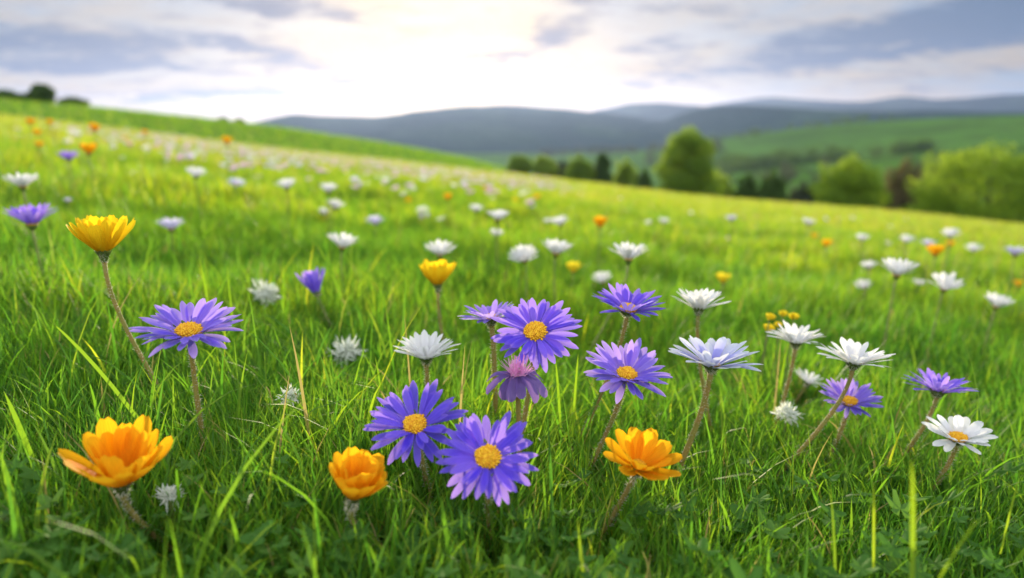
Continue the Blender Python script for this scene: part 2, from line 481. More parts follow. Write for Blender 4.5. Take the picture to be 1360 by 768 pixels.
# ------------------------------------------------------------------ the foreground flowers
VG = 'violet daisies in the foreground'; WG = 'white daisies in the foreground'; OG = 'orange cup flowers'
pd = dict(mat='purple', n1=27, n2=21, wf=.165, group=VG)
flower('purple_daisy', 251, 442, 138, .080, 17, 0, (252, 545), 'violet daisy standing alone on the left below the orange cup flower', e1=21, e2=36, rr=.215, **{**pd, 'mat': 'violet'})
flower('purple_daisy', 711, 442, 126, .078, 36, 0, (690, 620), 'large violet daisy in the centre turned full towards the viewer', e1=10, e2=22, rr=.215, **pd)
flower('purple_daisy', 652, 424, 88, .062, -4, -6, (659, 545), 'violet daisy half hidden behind the large central violet daisy', e1=24, e2=38, rr=.2, stemr=.0024, **{**pd, 'mat': 'violet'})
flower('purple_daisy', 834, 412, 98, .068, 12, 6, (814, 470), 'upper violet daisy with its small orange eye, above the violet daisy on a brown stem', e1=27, e2=42, rr=.21, **pd)
flower('purple_daisy', 832, 499, 118, .074, 22, 7, (785, 630), 'violet daisy on a long slanting brown stem above the orange flower', e1=24, e2=40, rr=.205, **{**pd, 'mat': 'violet'})
flower('purple_daisy', 552, 566, 134, .074, 27, -5, (570, 665), 'violet daisy with drooping front petals beside the half closed orange cup', e1=24, e2=38, rr=.215, **pd)
flower('purple_daisy', 648, 609, 142, .072, 36, 2, (655, 745), 'lowest violet daisy, wide open with a round golden eye', e1=14, e2=27, rr=.215, **pd)
flower('purple_daisy', 1128, 535, 82, .060, 16, 3, (1112, 605), 'small violet daisy below a white daisy at right', e1=26, e2=40, rr=.22, **{**pd, 'mat': 'violet'})
flower('purple_daisy', 1246, 520, 84, .062, -6, 5, (1212, 608), 'violet daisy seen from its side, rightmost of the violet ones', e1=30, e2=48, rr=.2, **pd)
flower('daisy_bud', 420, 388, 52, .056, -4, -16, (441, 440), 'half closed violet daisy bud leaning left on a pale stem', e1=66, e2=76, rr=.2, mat='purple', n1=15, n2=11, wf=.26, curl=.1, disc=False, hairs=120, detail=1, stem_m='greenstem')

wd = dict(mat='white', n1=20, n2=16, wf=.21, group=WG, prof='slim')
flower('white_daisy', 945, 486, 118, .076, 3, 3, (914, 608), 'large bluish white daisy on a thick hairy brown stem', e1=28, e2=44, rr=.15, stemr=.0024, **{**wd, 'mat': 'ice'}, rim='ice')
flower('white_daisy', 566, 476, 86, .060, 0, 0, (567, 512), 'white daisy just above the violet daisy with drooping petals', e1=34, e2=52, rr=.17, **wd)
flower('white_daisy', 928, 411, 72, .056, -4, 2, (934, 446), 'white daisy in front of a yellow blossom, above the large bluish white one', e1=38, e2=54, rr=.17, **wd)
flower('white_daisy', 1057, 456, 70, .056, -2, 2, (1052, 488), 'white daisy beside the cluster of tiny yellow blossoms', e1=34, e2=52, rr=.17, **wd)
flower('white_daisy', 1134, 483, 92, .064, -2, 4, (1118, 512), 'white daisy tipped to the right above the small violet daisy', e1=28, e2=44, rr=.17, **wd)
flower('white_daisy', 1272, 583, 86, .058, 12, 2, (1248, 656), 'white daisy with a clear yellow eye, lowest of the white ones', e1=28, e2=42, rr=.23, **{**wd, 'wf': .27, 'n1': 16, 'n2': 9})
flower('white_daisy', 1073, 508, 42, .042, 10, 22, (1060, 540), 'greenish white daisy half sunk in grass below a white daisy', e1=30, e2=46, rr=.16, **{**wd, 'n1': 12, 'n2': 6}, hairs=40, detail=1)

od = dict(mat='orange', prof='wide', wf=.40, group=OG, cup=.32, bell=.010, rr=.16)
flower('orange_cup_flower', 162, 640, 128, .062, 13, 3, (226, 742), 'large orange cup flower at lower left on a bent stem', n1=13, e1=40, n2=11, e2=56, curl=.28, stemr=.0020, hairs=360, disc=True, **od)
flower('orange_cup_flower', 469, 660, 88, .043, 8, 13, (520, 714), 'half closed orange cup flower beside two violet daisies', n1=12, e1=46, n2=10, e2=62, curl=.2, stemr=.0021, hairs=260, **{**od, 'wf': .55})
flower('orange_cup_flower', 848, 620, 112, .060, 20, 16, (806, 716), 'orange flower opened to the right below a violet daisy', n1=11, e1=26, n2=8, e2=50, curl=.12, stemr=.0019, hairs=280, **od)
flower('orange_cup_flower', 137, 334, 84, .058, -6, 2, (164, 430), 'orange cup flower on a long bent stem at left', n1=15, e1=38, n2=12, e2=54, curl=.45, hairs=300, **{**od, 'mat': 'amber', 'wf': .38})
flower('orange_cup_flower', 581, 378, 58, .056, -6, 0, (590, 448), 'small orange cup flower standing behind a white daisy', n1=14, e1=38, n2=11, e2=54, curl=.45, hairs=240, detail=1, **{**od, 'mat': 'amber', 'wf': .38})

# withered violet flower under the central daisy
def withered():
    d = .53; c = at(687, 497, d); b = Vector((c.x + .004, c.y + .01, 0)); b.z = gz(b.x, b.y)
    root = empty('withered_flower', b); tag(root, 'withered violet flower with pink filaments hanging under the central daisy', 'flower')
    lc = c - b
    pts = bez(Vector((0, 0, 0)), lc * .4, lc * .8 + Vector((0, 0, .004)), lc, 10); g = Geo(); tube(g, pts, [.0019] * 10, 8); hair_on(g, pts, [.0019] * 10, 160, .002)
    g.obj('stem', [M['stem'], M['hair']], root)
    for k in range(13):
        Vp, Fp, uvp = petal(lc, Vector((0, -.2, 1)), k * .49, .004, random.uniform(.018, .030), .008, R(random.uniform(-25, 10)), R(-random.uniform(50, 85)), 'wide', .4, random.uniform(-.6, .6), wav=.1)
        gg = Geo(); gg.add(Vp, Fp, 0, uvp, random.random()); gg.obj('petal', [M['wilt']], root)
    g = Geo()
    for k in range(130):
        a = random.uniform(0, 6.283); e = R(random.uniform(5, 85)); o = Vector((math.cos(a) * math.cos(e), math.sin(a) * math.cos(e), math.sin(e)))
        p = lc + Vector((random.uniform(-.006, .006), random.uniform(-.006, .006), 0)); L = random.uniform(.008, .017)
        s = o.cross(Vector((.3, .5, .8))).normalized() * .00035
        g.add([p - s, p + s, p + o * L + s * .7, p + o * L - s * .7], [(0, 1, 2, 3)], 0)
    g.obj('filament_tuft', [M['pinkfil']], root)
    HEADS.append((688, 500, 34, 44, d))
withered()

# pale withered tufts
def fluff(px, py, w, d, label):
    c = at(px, py, d); b = Vector((c.x, c.y + .005, gz(c.x, c.y)))
    if c.z < b.z + .02: c.z = b.z + .02
    root = empty('withered_tuft', b); tag(root, label, 'flower', 'pale withered tufts in the grass')
    lc = c - b; s0 = 1.3 * w * d / F_PX / 2
    g = Geo(); tube(g, bez(Vector((0, 0, 0)), lc * .3, lc * .7, lc, 7), [.0013] * 7, 6); g.obj('stem', [M['greenstem']], root)
    g = Geo()
    for k in range(190):
        a = random.uniform(0, 6.283); e = R(random.uniform(-40, 80)); o = Vector((math.cos(a) * math.cos(e), math.sin(a) * math.cos(e), math.sin(e) * .8))
        q = lc + o * s0 * random.uniform(0, .5); 
        Vp, Fp, uvp = petal(q, (o + Vector((0, 0, .6))).normalized(), random.uniform(0, 6.28), 0, s0 * random.uniform(.25, .6), s0 * .075, R(random.uniform(-20, 70)), random.uniform(-.8, .8), 'slim', .3, nu=4, nv=3)
        g.add(Vp, Fp, 0, uvp)
    g.obj('fluff', [M['cotton']], root)
    if w > 45: HEADS.append((px, py - 6, w * .4, w * .25, d))
fluff(460, 468, 50, .84, 'ragged white withered tuft left of the white daisy')
fluff(1045, 550, 40, .72, 'ragged white withered tuft left of the small violet daisy')
fluff(352, 391, 46, 1.05, 'blurred white withered tuft right of the lone violet daisy')
fluff(175, 418, 24, 1.0, 'small white withered tuft beside the stem of the orange cup flower')
fluff(385, 528, 36, .62, 'faint grey withered tuft sunk in grass right of the lone violet daisy')
fluff(225, 660, 42, .46, 'faint pale withered tuft in grass right of the large orange cup')

# little clump of yellow blossoms behind the white daisy
def buttercups():
    d = .86
    for i, (px, py, w) in enumerate([(1022, 425, 16), (1020, 440, 18), (1040, 420, 14), (1054, 424, 15), (1033, 434, 12)]):
        c = at(px, py, d + .03 * (i % 3)); b = Vector((c.x + random.uniform(-.01, .01), c.y + .01, 0)); b.z = gz(b.x, b.y)
        o = tag(empty('yellow_blossom', b), 'tiny yellow blossom in the clump behind a white daisy', 'flower', 'tiny yellow blossoms in a clump')
        lc = c - b; g = Geo(); tube(g, bez(Vector((0, 0, 0)), lc * .3, lc * .75, lc, 7), [.001] * 7, 6); g.obj('stem', [M['greenstem']], o)
        g = Geo(); rr = w * d / F_PX / 2
        for k in range(11):
            Vp, Fp, uvp = petal(lc, Vector((random.uniform(-.3, .3), -.3, 1)), k * .571 * 2, .0008, rr * 1.15, rr * .9, R(30 + 28 * (k % 2)), .5, 'wide', .4, nu=5, nv=3)
            g.add(Vp, Fp, 0, uvp, random.random())
        g.obj('corolla', [M['yellow']], o)
        HEADS.append((px, py, 9, 8, d))
buttercups()

# ------------------------------------------------------------------ middle-distance flowers: stem, corolla, disc
def mid(name, px, py, w, D, tilt, side, label, mat, fade=None, n=34, el=45, wf=.22, prof='slim', group=None, curl=-.2, cup=.2, dmat='disc'):
    d = D * F_PX / w
    for _ in range(40):
        c = at(px, py, d); h = c.z - gz(c.x, c.y)
        if h < .05: d *= .97
        elif h > .26: d *= 1.03
        else: break
    D = d * w / F_PX
    ax = axis_for(c, tilt, side); b = stem_base(px, py, d, c, fade)
    root = tag(empty(name, b), label, 'flower', group); lc = c - b
    bell = D * .12; neck = lc - ax * bell
    g = Geo(); pts = bez(Vector((0, 0, 0)), neck * .35, neck - ax * (lc.z * .25), neck, 8); tube(g, pts, [.0016] * 8, 7); hair_on(g, pts, [.0016] * 8, 60, .002, th=.0003)
    x, y, n_ = frame(ax)
    tube(g, [neck - ax * .001, neck + ax * bell * .4, lc], [.0018, D * .09, D * .12], 10, 2)
    g.obj('stem', [M['greenstem'], M['hair'], M['calyx']], root)
    r0 = D * .09; g = Geo()
    for k in range(n):
        lay = k % 3 == 2
        e = el + (16 if lay else 0) + random.uniform(-8, 8)
        L = (D * .5 - r0) * random.uniform(.9, 1.06) / max(.5, math.cos(R(el))) * (.85 if lay else 1)
        Vp, Fp, uvp = petal(lc + ax * (.001 if lay else 0), ax, 2 * math.pi * k / n + random.uniform(-.1, .1), r0 * .8, L, wf * D * .5, R(e), curl + random.uniform(-.15, .15), prof, cup, random.uniform(-.3, .3), nu=6, nv=3)
        g.add(Vp, Fp, 0, uvp, random.random())
    g.obj('corolla', [M[mat]], root)
    g = Geo(); disc_geo(g, lc, ax, r0 * 1.2, r0 * .8, 30); g.obj('disc', [M[dmat]], root)
    HEADS.append((px, py, w * .5, w * .38, d))
    return root

MW = 'white daisies of the middle meadow'; MP = 'lilac daisies of the middle meadow'; MO = 'orange flowers of the middle meadow'
for px, py, w, D, t, s, lb, fd in [
    (835, 341, 48, .056, -8, 2, 'white daisy on a bent pale stem above the upper violet daisy', (822, 376)),
    (738, 334, 40, .054, -16, 0, 'white daisy showing its dark underside, between two smaller white ones', (740, 370)),
    (697, 343, 36, .050, 14, 0, 'round white daisy left of the one with the dark underside', (697, 372)),
    (584, 336, 37, .052, 2, 0, 'white daisy right behind the small orange cup flower', (584, 360)),
    (454, 326, 40, .054, -8, 2, 'white daisy high on its stem above the half closed violet bud', (454, 360)),
    (661, 290, 29, .052, -14, 6, 'white daisy with a second pale blossom below it on the slope', (660, 320)),
    (659, 312, 18, .040, 5, 0, 'faded white blossom low on the slope below a white daisy', None),
    (744, 297, 24, .050, 0, 0, 'blurred white daisy left of the orange blossom on the slope', None),
    (728, 295, 13, .036, 0, 0, 'tiny white daisy touching the blurred white daisy left of the orange blossom', None),
    (632, 279, 18, .046, 0, 0, 'blurred white daisy left of the one with a pale blossom below it', None),
    (444, 275, 24, .052, -6, 8, 'lower white daisy of the close pair on the left slope', (440, 300)),
    (430, 283, 16, .044, 0, 0, 'greyish small daisy leaning against the close pair on the left slope', None),
    (436, 253, 24, .052, 0, 0, 'upper white daisy of the close pair on the left slope', None),
    (381, 248, 25, .052, 0, 0, 'blurred white daisy standing alone left of the close pair', (378, 280)),
    (260, 233, 25, .054, 4, 0, 'round blurred white daisy above the lone violet daisy, near the flower drift', None),
    (30, 245, 39, .056, 4, 0, 'wide white daisy near the left edge of the meadow', None),
    (1191, 362, 45, .058, 6, 6, 'widest white daisy of the right-hand group on the slope', None),
    (1154, 355, 20, .040, 0, 0, 'small white daisy just left of the widest one in the right-hand group', None),
    (1147, 381, 20, .040, 6, 0, 'small white daisy low under the widest one in the right-hand group', None),
    (1254, 381, 38, .054, 8, 8, 'white daisy tipped right, between the widest one and the right edge', None),
    (1323, 405, 34, .050, 8, 8, 'white daisy nearest the right edge of the meadow', None),
    (1204, 320, 18, .048, 0, 0, 'pale white daisy up the slope under the brown tree', None),
    (1145, 318, 18, .048, 0, 0, 'pale white daisy up the slope under the lime green bush', None),
    (1262, 313, 22, .052, 0, 6, 'faint white daisy near the base of the large right-hand bush', None),
    (1293, 332, 19, .050, 0, 0, 'white daisy right of the orange blossom on the right-hand slope', None),
    (1073, 297, 18, .050, 0, 0, 'white daisy just below the pair of dark round trees', None),
    (881, 295, 14, .046, 0, 0, 'small white daisy below the tall lime green tree', None),
    (861, 297, 10, .044, 0, 0, 'tiny white daisy left of the small one below the tall lime green tree', None),
    (800, 373, 26, .046, 4, 0, 'faded lilac white daisy just behind the upper violet daisy', None),
    (1220, 377, 16, .042, 4, 0, 'greyish small daisy between the widest white daisy and its right neighbour', None),
]:
    mid('white_daisy', px, py + w * .08, w * 1.06, D, t + 6 + random.uniform(-8, 12), s + random.uniform(-9, 9), lb, 'white', fd, group=MW)
for px, py, w, D, t, s, lb, mt in [
    (42, 298, 60, .066, 4, 0, 'blurred violet daisy at the left edge beside the orange cup flower', 'purple'),
    (227, 305, 35, .056, 0, 0, 'pale pinkish lilac daisy right of the orange cup flower', 'lilac'),
    (91, 212, 26, .058, 6, 0, 'blurred violet daisy left of the bright orange blossom on the left slope', 'purple'),
    (498, 298, 24, .050, 10, 0, 'greyish lilac daisy by itself on the slope above the small orange cup', 'lilac'),
    (1233, 327, 20, .050, 0, 0, 'greyish lilac daisy just above the orange blossom on the right-hand slope', 'lilac'),
    (1348, 339, 28, .056, 0, 0, 'flat lilac daisy at the right edge of the slope', 'lilac'),
    (971, 293, 17, .052, 0, 0, 'small lilac daisy below the pair of dark round trees', 'lilac'),
    (90, 268, 12, .046, 0, 0, 'tiny pale lilac daisy above the orange cup flower at left', 'lilac'),
]:
    mid('lilac_daisy', px, py, w, D, t, s, lb, mt, group=MP)
for px, py, w, D, lb, mt in [
    (761, 361, 28, .046, 'yellow blossom behind the large central violet daisy', 'yellow'),
    (960, 375, 26, .046, 'yellow blossom just behind a white daisy', 'yellow'),
    (797, 301, 27, .052, 'flat orange blossom in the middle of the slope', 'orange'),
    (118, 204, 28, .060, 'bright round orange blossom on the left slope beside a violet one', 'orange'),
    (595, 265, 16, .054, 'small orange blossom near the sunlit flower drift', 'orange'),
    (1242, 339, 28, .056, 'bright orange blossom on the right-hand slope under the brown tree', 'orange'),
    (1098, 327, 18, .050, 'orange blossom on the slope below the lime green bush', 'orange'),
    (1262, 327, 14, .046, 'faint orange blossom just right of the bright one on the right-hand slope', 'orange'),
    (1082, 316, 12, .046, 'small orange blossom above the one below the lime green bush', 'orange'),
    (52, 195, 15, .058, 'lowest small orange blossom in the left corner of the meadow', 'orange'),
    (50, 179, 15, .060, 'middle orange blossom in the left corner of the meadow', 'orange'),
    (41, 165, 16, .066, 'topmost orange blossom in the left corner of the meadow', 'orange'),
    (66, 165, 13, .062, 'orange blossom right of the topmost one in the left corner', 'orange'),
    (126, 174, 20, .066, 'orange blossom at the start of the flower drift on the left', 'orange'),
    (192, 178, 11, .060, 'tiny orange blossom within the white part of the flower drift', 'orange'),
    (302, 191, 20, .070, 'orange blossom on the upper edge of the flower drift', 'orange'),
    (1352, 380, 16, .048, 'orange blossom cut by the right edge of the meadow', 'orange'),
]:
    mid('orange_flower', px, py, w, D, -2, 0, lb, mt, n=12, el=44, wf=.5, prof='wide', group=MO, curl=.3, cup=.3)

# ------------------------------------------------------------------ far flowers: one small mesh each
def far_mesh(mat, seedv, open_=34, wide=.34, n=18):
    random.seed(seedv); g = Geo(); h = 1.0
    tube(g, [Vector((0, 0, -h * 2.6)), Vector((.05, 0, -h)), Vector((0, 0, -.06))], [.03, .03, .05], 5, 1)
    ax = Vector((random.uniform(-.2, .2), -.3, 1)).normalized()
    for k in range(n):
        Vp, Fp, uvp = petal(Vector((0, 0, 0)), ax, 2 * math.pi * k / n, .1, .42, wide * .5, R(open_ + random.uniform(-10, 10) + 14 * (k % 2)), -.2, 'slim', .2, nu=5, nv=3)
        g.add(Vp, Fp, 0, uvp, random.random())
    disc_geo(g, Vector((0, 0, .01)), ax, .13, .10, 12, 2)
    me = g.obj('far_flower_source', [M[mat], M['greenstem'], M['disc']])
    data = me.data; bpy.data.objects.remove(me); data.name = 'far_flower'
    return data
FM = {'white': [far_mesh('white', i) for i in (1, 2, 3)], 'lilac': [far_mesh('pinkish', i) for i in (4, 5)] + [far_mesh('lilac', 6)], 'orange': [far_mesh('orange', 7, 45, .6, 10)], 'purple': [far_mesh('purple', 8)], 'ice': [far_mesh('ice', 9)]}
random.seed(99)

def hit(px, py, lift):
    r = ray(px, py); hl = math.hypot(r[0], r[1])
    rs = np.linspace(.8, 27, 900); x = r[0] / hl * rs; y = r[1] / hl * rs; z = H + r[2] / hl * rs
    below = z < zt(x, y) + lift
    i = int(np.argmax(below))
    if not below[i]: return None
    return Vector((x[i], y[i], z[i]))
MYI = lambda px: float(np.interp(px, COLS, MY))
spots = []
def try_spot(px, py, mt, D):
    p = hit(px, py, random.uniform(.05, .11))
    if p is None or p.y < 1.4: return
    w = D * F_PX / p.y
    if any(abs(h[0] - px) < h[2] + w and abs(h[1] - py) < h[3] + w for h in HEADS): return
    if any((p - q[0]).length < .035 for q in spots[-60:]): return
    spots.append((p, mt, D))
while len(spots) < 235:                      # the drift below the left hillside
    px = random.uniform(90, 720); m_ = MYI(px)
    py = m_ + 4 + abs(random.gauss(0, 1)) * (13 + px * .012)
    mt = random.choices(['lilac', 'white', 'orange', 'ice'], [9, 3, .5, 1])[0] if px > 200 else random.choices(['white', 'lilac', 'orange'], [6, 2, 1.2])[0]
    try_spot(px, py, mt, random.uniform(.05, .08))
n0 = len(spots)
while len(spots) < n0 + 44:                  # scattered over the slope
    px = random.uniform(100, 1360); m_ = MYI(px)
    py = m_ + 6 + abs(random.gauss(0, 1)) * 26
    try_spot(px, py, random.choices(['white', 'lilac', 'orange', 'purple'], [8, 4, 1, .7])[0], random.uniform(.035, .055))
WORD = {'white': 'white', 'lilac': 'pale lilac', 'orange': 'orange', 'purple': 'violet', 'ice': 'bluish white'}
NM = {'white': 'white_daisy', 'lilac': 'lilac_daisy', 'orange': 'orange_flower', 'purple': 'purple_daisy', 'ice': 'white_daisy'}
for i, (p, mt, D) in enumerate(spots):
    o = bpy.data.objects.new(NM[mt], random.choice(FM[mt])); COL.objects.link(o)
    o.location = p; o.scale = (D, D, D * random.uniform(.8, 1.1)); o.rotation_euler = (random.uniform(-.25, .25), random.uniform(-.25, .25), random.uniform(-.8, .8))
    drift = i < n0
    where = 'in the dense flower drift below the left hillside' if drift else 'scattered over the far meadow slope'
    tag(o, 'small blurred %s blossom %s' % (WORD[mt], where), 'flower', ('%s blossoms %s' % (WORD[mt], where)))

# the countless rest of the drift
def drift():
    V = []; Fq = []; mi = []; b = 0
    cnt = 0
    while cnt < 1700:
        px = random.uniform(60, 760); py = MYI(px) + 1 + abs(random.gauss(0, 1)) * 15
        p = hit(px, py, random.uniform(.05, .12))
        if p is None or p.y < 6: continue
        p.x += random.uniform(-.3, .3); p.y += random.uniform(-.6, 3.0); p.z = gz(p.x, p.y) + random.uniform(.06, .14)
        if math.hypot(p.x, p.y) > 26: continue
        cnt += 1; m_ = random.choices([0, 1, 2], [2, 8, .6])[0]; D = random.uniform(.022, .036)
        for k in range(7):
            a = k * .8976 + cnt; e = random.uniform(.1, .6)
            d = Vector((math.cos(a) * math.cos(e), math.sin(a) * math.cos(e), math.sin(e))); t = Vector((-math.sin(a), math.cos(a), 0))
            V += [p, p + d * D * .6 + t * D * .3, p + d * D, p + d * D * .6 - t * D * .3]
            Fq.append((b, b + 1, b + 2, b + 3)); b += 4; mi.append(m_)
    o = mk_np('flower_drift', np.array([tuple(v) for v in V]), np.array(Fq), [M['white'], M['pinkish'], M['orange']], np.array(mi))
    tag(o, 'countless tiny pale blossoms along the meadow crest below the left hillside', 'flowers', kind='stuff')
drift()

# ------------------------------------------------------------------ ground sheets
def sheet(name, rs, mat, na=361, a0=-math.pi, a1=math.pi, centre=False, rough=None):
    az = np.linspace(a0, a1, na); A, RR = np.meshgrid(az, rs)
    X = np.sin(A) * RR; Y = np.cos(A) * RR; Z = zt(X, Y)
    if rough: Z = Z + rough(X, Y, RR)
    V = np.stack([X, Y, Z], -1).reshape(-1, 3); n = na
    i = np.arange(len(rs) - 1)[:, None] * n; j = np.arange(n - 1)[None]
    Fq = np.stack([i + j, i + j + 1, i + n + j + 1, i + n + j], -1).reshape(-1, 4)[:, ::-1]
    o = mk_np(name, V, Fq, mat); tag(o, kind='structure'); return o
sheet('meadow', np.concatenate([np.geomspace(.02, 1, 12), np.linspace(1.1, 4, 40), np.geomspace(4.1, 34, 60)]), M['soil'])
sheet('valley', np.concatenate([[34], np.geomspace(35, 9000, 190)]), M['fields'], na=721)

def fbm(x, y, s, o=5, seed=0):
    r_ = np.random.default_rng(seed); z = np.zeros_like(x); a = 1.
    for k in range(o):
        for _ in range(3):
            th = r_.uniform(0, 2 * math.pi); ph = r_.uniform(0, 6.28)
            z += a / 3 * np.sin((x * math.cos(th) + y * math.sin(th)) * s + ph + 1.3 * np.sin((x * math.sin(th) - y * math.cos(th)) * s * .7 + ph * 2))
        a *= .5; s *= 2.03
    return z

def ridge(prof, r, depth, base, seed, amp):
    """a mountain ridge at r metres whose crest follows (px, py) as seen from the meadow"""
    pa = np.array([azim(p, q) for p, q in prof]); te = np.array([tan_el(p, q) for p, q in prof])
    az = np.linspace(pa[0], pa[-1], 420); crest = np.interp(az, pa, te)
    kk = np.exp(-.5 * (np.arange(-12, 13) / 5) ** 2); kk /= kk.sum(); crest = np.convolve(np.pad(crest, 12, mode='edge'), kk, 'valid')
    rows = np.concatenate([np.linspace(-1, 0, 46), np.linspace(0, 1, 16)[1:]])
    A, T = np.meshgrid(az, rows); RR = r + T * depth
    C = np.broadcast_to(crest, A.shape) * r + H
    X = np.sin(A) * RR; Y = np.cos(A) * RR
    sh = np.where(T < 0, np.cos(np.clip(-T, 0, 1) * math.pi) * .5 + .5, np.cos(np.clip(T, 0, 1) * math.pi) * .5 + .5)
    sh = sh ** .85
    Z = base + (C - base) * sh + fbm(X, Y, 2 * math.pi / (depth * .8), 6, seed) * amp * np.sin(np.clip(np.abs(T), 0, 1) * math.pi) + fbm(X, Y, 2 * math.pi / 260, 3, seed + 3) * amp * .06
    V = np.stack([X, Y, Z], -1).reshape(-1, 3); n = A.shape[1]
    i = np.arange(A.shape[0] - 1)[:, None] * n; j = np.arange(n - 1)[None]
    Fq = np.stack([i + j, i + j + 1, i + n + j + 1, i + n + j], -1).reshape(-1, 4)[:, ::-1]
    return tag(mk_np('hills', V, Fq, M['mountain']), kind='structure')
ridge([(-400, 205), (100, 190), (250, 175), (340, 163), (365, 157), (392, 152), (440, 155), (500, 157), (545, 152), (590, 145), (640, 140), (690, 139), (745, 146), (800, 152), (870, 162), (960, 178), (1060, 196), (1200, 215)], 3000, 1500, -40, 1, 26)
ridge([(760, 215), (820, 185), (880, 162), (925, 147), (965, 141), (1010, 141), (1090, 146), (1160, 149), (1230, 150), (1360, 152), (1600, 150), (1900, 170)], 2500, 1100, -40, 2, 20)
ridge([(640, 200), (720, 170), (775, 150), (805, 144), (840, 138), (880, 137), (930, 143), (1000, 150), (1100, 165), (1250, 190)], 4600, 1500, -40, 3, 30)
ridge([(800, 190), (900, 150), (950, 140), (985, 134), (1030, 130), (1085, 134), (1150, 136), (1180, 132), (1205, 129), (1245, 135), (1280, 131), (1312, 128), (1360, 125), (1450, 120), (1600, 124), (1900, 150)], 6200, 2000, -40, 4, 40)

# ------------------------------------------------------------------ trees
def leaf_cloud(lobes, n, size, rg, loc_tint=True):
    """lobes: (cx,cy,cz,rx,ry,rz); leaf quads through the outer part of every lobe"""
    vol = np.array([l[3] * l[4] * l[5] for l in lobes]) ** .75; pick = rg.choice(len(lobes), n, p=vol / vol.sum())
    Lb = np.array(lobes)[pick]
    d = rg.normal(size=(n, 3)); d /= np.linalg.norm(d, axis=1)[:, None]
    q = rg.random(n) ** (1 / 4.5)
    lump = 1 + .16 * np.sin(d[:, 0] * 7 + pick) * np.sin(d[:, 1] * 6 + 2 * pick) + .12 * np.sin(d[:, 2] * 9 + d[:, 0] * 8 + pick * 3)
    P = Lb[:, :3] + d * Lb[:, 3:] * (q * lump)[:, None]
    s = size * rg.uniform(.55, 1.35, n)
    a = rg.normal(size=(n, 3)) ; a /= np.linalg.norm(a, axis=1)[:, None]
    nrm = d + rg.normal(size=(n, 3)) * .8 + np.array([0, 0, .4]); 
    u = np.cross(nrm, a); u /= np.linalg.norm(u, axis=1)[:, None] + 1e-9
    v = np.cross(nrm, u); v /= np.linalg.norm(v, axis=1)[:, None] + 1e-9
    V = np.stack([P - u * s[:, None], P - v * s[:, None] * .5, P + u * s[:, None], P + v * s[:, None] * .5], 1).reshape(-1, 3)
    Fq = np.arange(n * 4).reshape(-1, 4)
    t = np.repeat(np.clip(rg.normal(.45, .2, n) + .25 * (np.sin(pick * 2.4) * .5), 0, 1), 4)
    return V, Fq, t

def tree(name, px, ytop, w, dist, mat, label, shape='round', group='trees below the meadow', n=7000, seed=0, lean=0):
    rg = np.random.default_rng(seed + 100)
    a = azim(px, ytop); x, y = math.sin(a) * dist, math.cos(a) * dist
    g0 = gz(x, y); top = H + tan_el(px, ytop) * dist; hgt = max(top - g0, .6)
    fw = w * dist / F_PX * math.hypot(1, (px - 680) / F_PX) ** .0 / 2
    root = tag(empty(name, (x, y, g0 - .05)), label, 'tree' if name != 'bush' else 'bush', group)
    lobes = []
    if shape == 'round':
        zc = hgt * .52
        lobes.append((0, 0, zc, fw * .8, fw * .8, hgt * .44))
        for k in range(11):
            th = rg.uniform(0, 6.28); ze = rg.uniform(.16, .84); rr = fw * .66 * math.sqrt(max(.03, 1 - ((ze - .42) / .5) ** 2))
            s = rg.uniform(.28, .46) * (1.1 - .5 * ze)
            lobes.append((math.cos(th) * rr, math.sin(th) * rr, hgt * ze, fw * s, fw * s, min(hgt * .14, fw * s)))
    elif shape == 'tall':
        for k in range(16):
            ze = .12 + .8 * k / 15; th = k * 2.4
            prof = np.interp(ze, [.1, .35, .6, .8, .95], [.95, .92, .80, .62, .34]); s = np.interp(ze, [.1, .5, .95], [.46, .46, .34])
            lobes.append((math.cos(th) * fw * prof * .6 + lean * fw * (ze - .4), math.sin(th) * fw * prof * .6, hgt * ze, fw * s, fw * s, hgt * .085 + fw * .08))
    elif shape == 'cone':
        for k in range(9):
            ze = .1 + .82 * k / 8; s = fw * (1 - .72 * ze)
            lobes.append((rg.uniform(-.1, .1) * fw, rg.uniform(-.1, .1) * fw, hgt * ze, s, s, hgt * .1))
    V, Fq, t = leaf_cloud(lobes, int(n * 1.8), .0024 * dist, rg)
    mk_np('crown', V, Fq, M[mat], tint=t, smooth=False, parent=root)
    g = Geo(); tr = max(.08, hgt * .022)
    tube(g, [Vector((0, 0, -.3)), Vector((.02 * hgt, 0, hgt * .3)), Vector((-.01 * hgt + lean * fw * .2, .02, hgt * .62)), Vector((lean * fw * .4, 0, hgt * .9))], [tr * 1.3, tr, tr * .6, tr * .15], 9)
    for k in range(9):
        th = k * 2.4 + seed; z0 = hgt * (.2 + .06 * k); e = Vector((math.cos(th) * fw * .6, math.sin(th) * fw * .6, z0 + hgt * .16))
        st = Vector((0, 0, z0)); tube(g, [st, st.lerp(e, .5) + Vector((0, 0, hgt * .02)), e], [tr * .5, tr * .3, tr * .08], 6)
    g.obj('trunk', [M['bark']], root)
    return root

